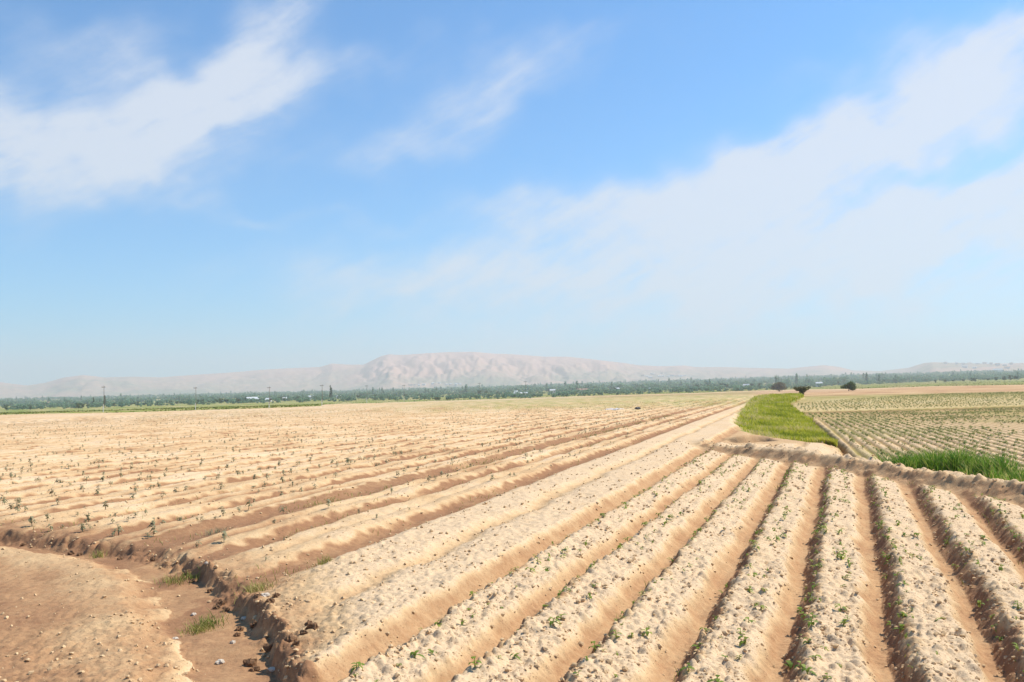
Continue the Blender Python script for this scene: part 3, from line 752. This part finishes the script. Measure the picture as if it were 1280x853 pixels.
bush(974, 489.8, 19, 3, 1.9, [(-.5, 0, 1.0, .8, .7, .65), (.5, .1, 1.15, .8, .7, .6), (0, 0, 1.4, .7, .6, .45), (1.0, 0, .7, .5, .5, .4), (-1.1, 0, .7, .45, .45, .4), (.2, .3, .6, .8, .6, .5)],
     'bush_brown', 'olive-brown rounded bush at the far end of the green verge, leftmost of three', 3600, .075)
bush(1002.5, 495, 20, 2.2, 1.35, [(0, 0, .5, .35, .35, .45), (-.5, 0, .95, .48, .4, .25), (.5, 0, .98, .5, .4, .25), (0, .1, 1.05, .55, .45, .25), (-.9, 0, 1.08, .28, .25, .16), (.95, .05, 1.12, .26, .25, .15), (.1, 0, .75, .5, .4, .3)],
     'bush_brown', 'dark vase-shaped bush with a narrow base beside the crop rows', 2600, .06)
bush(1061, 489, 19, 3.0, 1.75, [(.55, 0, .95, .75, .7, .75), (.7, 0, .6, .65, .6, .5), (-.3, .1, .85, .7, .6, .45), (-1.0, 0, .75, .55, .45, .28), (.3, 0, 1.25, .6, .55, .4)],
     'bush', 'dense dark green bush, right of the other two, with a low arm to its left', 3000, .09)
bush(547, 500.5, 8, 3, 1.7, [(-.6, 0, .8, .9, .8, .7), (.7, 0, .75, .8, .8, .65), (0, 0, 1.0, .9, .8, .6)], 'bush', 'low dark green shrub on the far field edge, left one of a pair', 1200, .14)
bush(559, 500, 6, 2.4, 1.4, [(0, 0, .7, .8, .7, .6), (.5, 0, .6, .6, .6, .5)], 'bush', 'small round dark shrub on the far field edge, right one of a pair', 1000, .13)

# ------------------------------------------------------------------ trees beyond the field
def tree_protos():
    out = []
    for i in range(5):
        rs = np.random.default_rng(500 + i); tall = i >= 3
        h = 1.0; cl = []
        if tall:
            for j in range(8): z = .22 + .72 * j / 7; cl.append((rs.normal(0, .015), rs.normal(0, .015), z, .13 * (1.15 - z * .75), .13 * (1.15 - z * .75), .10))
        else:
            for j in range(11): a = rs.random() * 6.28; q = .28 * rs.random() ** .6; cl.append((math.cos(a) * q, math.sin(a) * q, .30 + .50 * rs.random(), .13 + .10 * rs.random(), .13 + .10 * rs.random(), .10 + .08 * rs.random()))
        v, f, t = leaf_cloud(cl, 420 if not tall else 360, .045, .7)
        out.append((np_mesh('crown', v, f, M['tree'], {'tint': t}), trunk_mesh('trunk', .7, .02, 4 if not tall else 2, .18 if not tall else .05, M['bark'], 600 + i), (v, f, t)))
    return out
TP = tree_protos()
def tree(px, dist, h, kind, label, group):
    x, y = dirxy(px, dist); z = float(base(np.array([x]), np.array([y]))[0])
    o = empty('tree' if kind < 3 else 'poplar_tree', (x, y, z), rng.random() * 6.28); o.scale = (h,) * 3; tag(o, label, 'tree', group)
    link('crown', TP[kind][0], o); link('trunk', TP[kind][1], o)
for px, dist, h in ((8, 640, 4.2), (24, 700, 3.6), (38, 620, 3.8), (98, 600, 4.6), (103, 610, 3.9), (110, 640, 3.4), (143, 690, 3.6), (152, 720, 4.2), (172, 660, 4.0), (181, 690, 3.4), (197, 700, 3.5), (214, 720, 4.0),
                    (222, 730, 3.6), (238, 700, 4.6), (246, 710, 4.9), (254, 705, 5.0), (262, 730, 3.8), (269, 720, 5.0), (277, 700, 5.2), (283, 720, 4.6), (291, 740, 3.8), (298, 700, 5.0), (307, 730, 5.2), (325, 760, 5.0), (338, 780, 4.4),
                    (349, 760, 5.0), (356, 780, 4.4), (372, 800, 5.2), (384, 820, 4.6), (395, 800, 5.0), (436, 840, 4.6), (448, 840, 5.0), (470, 860, 5.2), (493, 900, 5.6), (507, 900, 4.8), (530, 920, 5.0)):
    tree(px, dist, h, int(rng.integers(3)), 'small round dark green tree in the hedge line beyond the meadow on the left', 'hedge line trees beyond the meadow')
for px, dist, h in ((600, 900, 6.5), (608, 905, 6.0), (622, 920, 5.4), (768, 950, 6.8), (789, 960, 5.2), (860, 1000, 6.6), (871, 1010, 7.4), (886, 1000, 6.4), (902, 1020, 8.2), (908, 1020, 7.2), (940, 1010, 7.4), (950, 1000, 7.0)):
    tree(px, dist, h, int(rng.integers(3)), 'dark green tree standing in front of the blue woodland near the field edge', 'trees in front of the woodland')
for px, dist, h in ((1170, 900, 3.6), (1182, 920, 3.8), (1192, 900, 3.4), (1205, 930, 3.6), (1216, 920, 4.6), (1220, 900, 4.2), (1236, 940, 4.2), (1246, 950, 5.0), (1256, 950, 6.0), (1264, 950, 6.6), (1271, 950, 6.2)):
    tree(px, dist, h, int(rng.integers(3)), 'dark green tree along the far green strip on the right, below the hilltop village', 'trees on the right strip')
tree(413.5, 880, 13.5, 3, 'dark pointed conifer-like poplar standing alone above the hedge line', None)
tree(117, 800, 7.5, 4, 'slim dark poplar of the far left woodland edge, left one of two', None)
tree(131, 820, 9.0, 4, 'slim dark poplar of the far left woodland edge, right one of two', None)

def woods():
    VV = []; FF = []; TT = []; off = 0
    n = 8500
    az = rng.uniform(-.62, .62, n); r = 1150 + 2350 * rng.random(n) ** .8
    dens = np.clip(.75 + .9 * perlin(az * 30, r / 320, 95), .15, 1); k = rng.random(n) < dens; az, r = az[k], r[k]
    edge = np.interp(az, [-.6, -.3, -.05, .1, .3, .5], [1000, 1050, 1150, 1050, 1100, 1300])
    k = r > edge; az, r = az[k], r[k]
    n2 = 3600; a2 = rng.uniform(-.62, .62, n2); r2 = np.interp(a2, [-.6, -.3, -.1, .0, .28, .42], [620, 640, 560, 470, 700, 1250]) + 620 * rng.random(n2) ** 1.2
    k = rng.random(n2) < np.clip(.55 + 1.3 * perlin(a2 * 45, r2 / 130, 97), .04, 1); nf = len(az); az = np.append(az, a2[k]); r = np.append(r, r2[k])
    x = r * np.sin(az); y = r * np.cos(az); z = base(x, y)
    h = (7.5 + 6 * rng.random(len(x))) * (1 + .35 * perlin(az * 50, r / 200, 96)) * np.interp(az, [-.5, -.2, 0, .3, .5], [.75, .8, 1.0, 1.05, .8])
    h[nf:] = (2.2 + 3.6 * rng.random(len(az) - nf) ** 1.5) * np.interp(r[nf:], [450, 1100], [.75, 1.35])
    for i in range(len(x)):
        tall = i < nf and rng.random() < .10; v, f, t = TP[int(rng.integers(3, 5) if tall else rng.integers(0, 3))][2]
        m = int(60 if r[i] > 1800 else 110); sel = rng.choice(len(f), m, replace=False)
        q = v.reshape(-1, 4, 3)[sel]; c = q.mean(1, keepdims=True); q = c + (q - c) * (420 / m) ** .5
        S = h[i] * (1.25 if tall else 1); wsc = S * (1.0 if tall else 1.35)
        VV.append((q * np.array([wsc, wsc, S]) + np.array([x[i], y[i], z[i] - .12 * S])).reshape(-1, 3)); FF.append(np.arange(4 * m).reshape(m, 4) + off); off += 4 * m
        TT.append(np.clip(t.reshape(-1, 4)[sel].ravel() * .7 + .3 * rng.random(), 0, 1))
    # villages' and slopes' scattered trees on the right hill
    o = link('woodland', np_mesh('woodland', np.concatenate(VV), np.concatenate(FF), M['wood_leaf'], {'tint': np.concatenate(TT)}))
    tag(o, 'blue-green belt of woodland along the foot of the hills', None, None, 'stuff')
woods()

# ------------------------------------------------------------------ utility poles
def pole_proto():
    t = empty('utility_pole', (0, 0, 0))
    MB().tube([(0, 0, 1.6), (0, 0, 5), (0, 0, 8.3)], [.10, .085, .07], 10).build('post', M['pole'], t, True)
    MB().tube([(0, -.26, -.3), (0, -.26, 2.6)], [.13, .12], 8).build('footing', M['concrete'], t)
    MB().box(0, -.18, 7.9, 2.0, .14, .16).build('crossarm', M['pole'], t)
    for sx in (-.9, 0, .9):
        z0 = 7.98 if sx else 8.3
        MB().tube([(sx, -.18 if sx else 0, z0), (sx, -.18 if sx else 0, z0 + .12), (sx, -.18 if sx else 0, z0 + .22)], [.05, .09, .06], 8).build('insulator', M['ceramic'], t)
    return t
pl = pole_proto(); first = True
for px, py0, py1, lab in ((130, 516, 485, 'leftmost utility pole, standing at the left field edge right of the earth mound'),
                          (245, 513, 485, 'utility pole standing between the earth mound pole and the long white shed'),
                          (337, 511.5, 484, 'utility pole on the field edge just right of the white sheds'),
                          (403, 508, 481, 'utility pole just left of the lone dark poplar'),
                          (459, 504, 481.5, 'utility pole at the left end of the dense woodland, right of the lone poplar'),
                          (505.5, 502, 481, 'utility pole on the field edge just left of the pair of dark shrubs'),
                          (600, 499, 478, 'faint thin utility pole midway between the pair of shrubs and the low white barn'),
                          (657.5, 497.5, 476, 'utility pole rising behind the low white barn with dark ends'),
                          (727.5, 495, 479, 'rightmost utility pole, small and dark before the woodland')):
    x, y, z = hit(px, py0, r1=1500); d = math.hypot(x, y)
    h = (py0 - py1) / F0 * d
    o = pl if first else copy_tree(pl); first = False
    o.location = (x, y, z); o.rotation_euler = (0, 0, R(-35)); o.scale = (h / 8.5,) * 3
    tag(o, lab, 'utility pole', 'utility poles along the field edge')

# ------------------------------------------------------------------ buildings
def gable(mb, w, d, h, rise, over=.25):
    b = len(mb.v); W2, D2 = w / 2 + over, d / 2 + over
    mb.v += [(-W2, -D2, h), (W2, -D2, h), (W2, D2, h), (-W2, D2, h), (-W2, 0, h + rise), (W2, 0, h + rise)]
    mb.f += [tuple(b + q for q in t) for t in ((0, 1, 5, 4), (2, 3, 4, 5), (1, 2, 5), (3, 0, 4), (3, 2, 1, 0))]
def house(px, py, w, h, dist=None, rz=0., wall='plaster', roof='roof_pale', label='', group=None, rise=None, d=None, name='house', windows=2, far=False):
    if dist: x, y = dirxy(px, dist, py); z = float(base(np.array([x]), np.array([y]))[0])
    else: x, y, z = hit(px, py, 2500)
    if dist: w *= .8; h *= .8
    d = d or min(w * .7, 9); rise = h * .4 if rise is None else rise
    o = empty(name, (x, y, z - .2), rz - math.atan2(x, y)); tag(o, label, 'building', group)
    MB().box(0, 0, h / 2, w, d, h).build('wall', M[wall], o)
    m = MB(); gable(m, w, d, h + .01, rise, .3); m.build('roof', M[roof], o)
    if windows:
        for i in range(windows):
            xx = -w / 2 + w * (i + .5) / windows
            MB().box(xx, -d / 2 - .03, h * .55, min(1.4, w / windows * .45), .06, h * .35).build('window', M['dark'], o)
def zbase1(px, dist, py): 
    x, y = dirxy(px, dist); return float(base(np.array([x]), np.array([y]))[0])
house(315, 501, 11, 4.2, 800, .15, label='long white shed, brightest and leftmost of the buildings at the meadow edge', rise=1.6, windows=1, name='shed')
house(331, 500, 14, 2.6, 820, -.1, roof='roof_pale', label='low wide pale-roofed shed just right of the brightest white shed', rise=1.6, windows=1, name='shed')
house(357, 499, 6.5, 3.4, 900, .2, label='small white building in the hedge right of the two sheds', windows=2)
house(389, 497, 9, 4.2, 1100, .1, label='white house among trees left of the lone dark poplar', windows=2)
house(424, 496, 8, 3.8, 1100, -.2, label='white house among trees right of the lone dark poplar', windows=2)
house(651, 497, 13, 3.2, 700, 0, label='low long white barn with dark ends on the field edge', rise=.9, windows=4, name='barn')
house(645, 493, 5, 4.0, 1050, .3, label='small white house behind the low white barn', windows=1)
house(691, 490, 8.5, 4.6, 1060, .1, label='white house before the woodland right of the low barn', windows=2)
house(728, 490, 14, 4.5, 980, 0, roof='roof_brown', wall='plaster2', label='long cream house behind the rightmost utility pole', windows=4)
house(771, 489, 7, 4.6, 1050, .2, wall='plaster2', label='cream house among trees right of the rightmost pole', windows=2)
house(812, 489, 2.4, 3.6, 1000, 0, label='narrow white hut at the woodland edge, left one of two', windows=1, name='hut')
house(855.5, 488, 2.4, 3.6, 1000, 0, label='narrow white hut at the woodland edge, right one of two', windows=1, name='hut')
house(933, 485, 8, 5, 1030, -.4, wall='plaster2', label='pale house before the woodland just left of the olive-brown bush', windows=2)
house(1024, 483, 9, 5, 1100, .1, roof='roof_pale', label='pale-roofed house in the woodland right of the vase-shaped bush', windows=2)
rs = random.Random(5)
def village(pts, label, group, wr, dist=None):
    for px, py in pts:
        house(px, py, wr * (.7 + .7 * rs.random()), 4 + 3 * rs.random(), dist, rs.uniform(-.5, .5), rs.choice(['plaster', 'plaster', 'plaster2']), rs.choice(['roof_pale', 'roof_pale', 'roof_brown']), label, group, windows=2)
village([(513, 482.5), (517, 482), (524, 482.5), (530, 482), (541, 481), (549, 480), (558, 481.5), (563, 481), (570, 482), (575, 481)], 'white house of the hamlet at the foot of the big pink hill', 'houses at the foot of the big hill', 13)
village([(803, 470.5), (808, 471), (813, 472.5), (824, 471.5), (829, 471.5), (835, 472), (840, 470.5), (846, 471), (850, 471), (855, 470.5), (816, 468), (827, 467.5)], 'white house of the village on the slope right of the big hill', 'houses on the slope right of the big hill', 17)
village([(1182, 455), (1196, 455.5), (1204, 456), (1212, 454.5), (1222, 455.5), (1231, 455), (1239, 456), (1247, 457), (1256, 457.5), (1264, 456), (1206, 460), (1218, 461), (1259, 461)], 'small house of the village strung along the right hilltop', 'houses on the right hilltop', 15)
house(1247.5, 466, 26, 9, None, 0, label='large bright white building on the slope below the hilltop village', windows=5, name='building')

# ------------------------------------------------------------------ mound, plastic sheet, sack
x, y, z = hit(58, 508, r1=1500)
v, f = SP2; vv = v * np.array([3.8, 2.6, 1.9]) * (1 + .22 * perlin(v[:, 0] * 2, v[:, 1] * 2 + v[:, 2], 5))[:, None]
d = math.hypot(x, y); o = link('earth_mound', np_mesh('earth_mound', vv * (d / 320) * .66, f, M['mound'], None, True), None, (x, y, z)); tag(o, 'pinkish bare earth mound on the green strip at far left', 'mound')
x, y, z = hit(768, 513.5, r1=600); z = float(gz(x, y, .1)[0])
gx, gy = np.meshgrid(np.linspace(-.75, .75, 26), np.linspace(-.4, .4, 12)); hz_ = .05 + .09 * np.abs(perlin(gx * 3, gy * 4, 8)) + .05 * perlin(gx * 7, gy * 7, 9)
hz_ *= 1 - .8 * np.maximum(np.abs(gx) / .75, np.abs(gy) / .4) ** 4
top = np.stack([gx, gy, hz_], -1).reshape(-1, 3); bot = top - np.array([0, 0, .012])
i_ = (np.arange(11)[:, None] * 26 + np.arange(25)[None]).ravel(); q = np.stack([i_, i_ + 1, i_ + 27, i_ + 26], -1)
o = link('plastic_sheet', np_mesh('plastic_sheet', np.concatenate([top, bot]), np.concatenate([q, q[:, ::-1] + len(top)]), M['sheet'], None, True), None, (x, y, z + .03)); tag(o, 'crumpled pale plastic sheet lying in the middle of the left field', 'sheet')
x, y, z = hit(797, 513.5, r1=600); z = float(gz(x, y, .1)[0])
o = link('sack', lump('sack', 77, M['sack'], SP2, .3, .55), None, (x, y, z + .08)); o.scale = (.22, .15, .17); tag(o, 'dark slumped sack lying right of the pale plastic sheet', 'sack')

# ------------------------------------------------------------------ light
SUN_AZ, SUN_EL = R(70), R(49)
sd = Vector((math.sin(SUN_AZ) * math.cos(SUN_EL), math.cos(SUN_AZ) * math.cos(SUN_EL), math.sin(SUN_EL)))
sl = bpy.data.lights.new('sun', 'SUN'); sl.energy = 4.9; sl.angle = R(.53); sl.color = (1, .945, .85)
so = bpy.data.objects.new('sun', sl); col.objects.link(so); so.rotation_euler = (-sd).to_track_quat('-Z', 'Y').to_euler(); so.location = (0, 0, 50)

w = bpy.data.worlds.new('World'); sc.world = w; w.use_nodes = True; nt = w.node_tree; nt.nodes.clear()
sky = N(nt, 'ShaderNodeTexSky', sky_type='NISHITA'); sky.sun_disc = False; sky.sun_elevation = SUN_EL; sky.sun_rotation = SUN_AZ
sky.altitude = 300; sky.air_density = 1.0; sky.dust_density = .6; sky.ozone_density = 2.0
tc = N(nt, 'ShaderNodeTexCoord').outputs['Generated']
sep = N(nt, 'ShaderNodeSeparateXYZ'); nt.links.new(tc, sep.inputs[0])
az = math_(nt, 'ARCTAN2', sep.outputs[0], sep.outputs[1]); el = math_(nt, 'ARCSINE', sep.outputs[2])
AX = math_(nt, 'MULTIPLY', az, 10.); EY = math_(nt, 'MULTIPLY', el, 10.)         # tenths of a radian
def cvec(a, b, c=0.):
    n = N(nt, 'ShaderNodeCombineXYZ')
    for i, v in enumerate((a, b, c)):
        if isinstance(v, float): n.inputs[i].default_value = v
        else: nt.links.new(v, n.inputs[i])
    return n.outputs[0]
warp = noise(nt, cvec(AX, EY), .9, 2, .5); warp2 = noise(nt, cvec(AX, EY, 7.3), 1.1, 2, .5)
WX = math_(nt, 'ADD', AX, math_(nt, 'MULTIPLY', math_(nt, 'SUBTRACT', warp, .5), 1.5))
WY = math_(nt, 'ADD', EY, math_(nt, 'MULTIPLY', math_(nt, 'SUBTRACT', warp2, .5), 1.1))
def blob(px, py, sx, sy, rot, wgt):
    a, e = azel(px, py); a *= 10; e *= 10; sx *= 10 / F0; sy *= 10 / F0; c, s = math.cos(R(rot)), math.sin(R(rot))
    dx = math_(nt, 'SUBTRACT', WX, a); dy = math_(nt, 'SUBTRACT', WY, e)
    p = math_(nt, 'ADD', math_(nt, 'MULTIPLY', dx, c / sx), math_(nt, 'MULTIPLY', dy, s / sx))
    q = math_(nt, 'ADD', math_(nt, 'MULTIPLY', dx, -s / sy), math_(nt, 'MULTIPLY', dy, c / sy))
    d2 = math_(nt, 'ADD', math_(nt, 'MULTIPLY', p, p), math_(nt, 'MULTIPLY', q, q))
    return math_(nt, 'MULTIPLY', math_(nt, 'EXPONENT', math_(nt, 'MULTIPLY', d2, -.6)), wgt)
BL = [(640, 440, 900, 38, 0, .22), (40, 170, 150, 42, 0, .75), (185, 160, 120, 45, 15, .7), (285, 95, 105, 36, 38, .85), (350, 15, 60, 28, 45, .6), (140, 75, 90, 30, -12, .5), (390, 90, 100, 16, 14, .6),
      (-60, 190, 120, 50, 0, .6), (545, 155, 85, 32, 22, .55), (620, 100, 60, 26, 10, .48), (690, 65, 110, 22, 6, .36), (470, 195, 110, 18, 8, .3),
      (258, 248, 34, 9, 0, .38), (320, 277, 50, 10, -10, .36), (440, 275, 70, 9, 5, .32), (450, 350, 110, 22, 4, .5), (560, 330, 120, 30, 0, .4),
      (690, 262, 90, 24, 0, .72), (850, 258, 150, 34, 14, .85), (1000, 210, 150, 44, 24, .85), (1130, 130, 110, 34, 20, .7), (1240, 95, 110, 34, 16, .8), (1270, 45, 60, 16, 20, .3),
      (1080, 70, 90, 14, 6, .3), (1200, 265, 170, 50, 14, .85), (1010, 300, 220, 50, 6, .65), (760, 345, 230, 40, 2, .5), (1000, 380, 420, 55, 0, .5), (1330, 200, 90, 80, 0, .6),
      (770, 295, 50, 8, 8, -.35), (1215, 190, 80, 16, 10, -.45), (1130, 235, 60, 10, 10, -.2)]
acc = None
for b in BL:
    o = blob(*b); acc = o if acc is None else math_(nt, 'ADD', acc, o)
# fibres: noise stretched along a gentle up-right slant
c_, s_2 = math.cos(R(27)), math.sin(R(27))
GX = math_(nt, 'ADD', math_(nt, 'MULTIPLY', AX, .8), math_(nt, 'MULTIPLY', WX, .2)); GY = math_(nt, 'ADD', math_(nt, 'MULTIPLY', EY, .8), math_(nt, 'MULTIPLY', WY, .2))
FX = math_(nt, 'ADD', math_(nt, 'MULTIPLY', GX, c_), math_(nt, 'MULTIPLY', GY, s_2)); FY = math_(nt, 'ADD', math_(nt, 'MULTIPLY', GX, -s_2), math_(nt, 'MULTIPLY', GY, c_))
fib = noise(nt, cvec(math_(nt, 'MULTIPLY', FX, .30), math_(nt, 'MULTIPLY', FY, 1.5)), 2.0, 9, .62, .12)
puf = noise(nt, cvec(AX, math_(nt, 'MULTIPLY', EY, 1.5), 3.1), 2.4, 9, .62, .3)
tex = math_(nt, 'ADD', math_(nt, 'MULTIPLY', fib, .65), math_(nt, 'MULTIPLY', puf, .35))
rag = math_(nt, 'MINIMUM', math_(nt, 'MULTIPLY', acc, 2.2), 1.)
streak = math_(nt, 'MULTIPLY', math_(nt, 'SUBTRACT', tex, .33), 3.0, None, True)
dens = math_(nt, 'MULTIPLY', acc, math_(nt, 'ADD', .40, math_(nt, 'MULTIPLY', streak, .85)))
# thin veil thickening to the horizon, a few cirrus elsewhere
else_ = math_(nt, 'MULTIPLY', math_(nt, 'SUBTRACT', tex, .58), .6, None, True)
dens = math_(nt, 'ADD', dens, else_)
mr = N(nt, 'ShaderNodeMapRange', interpolation_type='SMOOTHSTEP'); nt.links.new(dens, mr.inputs[0])
mr.inputs[1].default_value = .0; mr.inputs[2].default_value = 1.35; mr.inputs[3].default_value = 0; mr.inputs[4].default_value = .86
SKY_K = .105
skyc = mix(nt, 1, sky.outputs[0], (SKY_K * .37, SKY_K * .91, SKY_K * 1.24), 'MULTIPLY')
final = mix(nt, mr.outputs[0], skyc, (.535, .57, .635))
bg = N(nt, 'ShaderNodeBackground'); nt.links.new(final, bg.inputs[0]); bg.inputs[1].default_value = 1.0
wo = N(nt, 'ShaderNodeOutputWorld'); nt.links.new(bg.outputs[0], wo.inputs[0])

# ------------------------------------------------------------------ camera, render
cam = bpy.data.cameras.new('camera'); cam.sensor_width = 36; cam.lens = F0 / W0 * 36; cam.clip_start = .05; cam.clip_end = 40000
co = bpy.data.objects.new('camera', cam); col.objects.link(co); sc.camera = co
co.matrix_world = Matrix(((cR, sR, 0, 0), (sR * sP, -cR * sP, -cP, 0), (-sR * cP, cR * cP, -sP, CAMH), (0, 0, 0, 1)))
vs = sc.view_settings; vs.view_transform = 'Standard'; vs.look = 'None'; vs.gamma = 1; vs.use_curve_mapping = False; vs.exposure = .53
sc.cycles.use_denoising = True; sc.cycles.max_bounces = 6; sc.cycles.volume_bounces = 1; sc.cycles.sample_clamp_indirect = 6
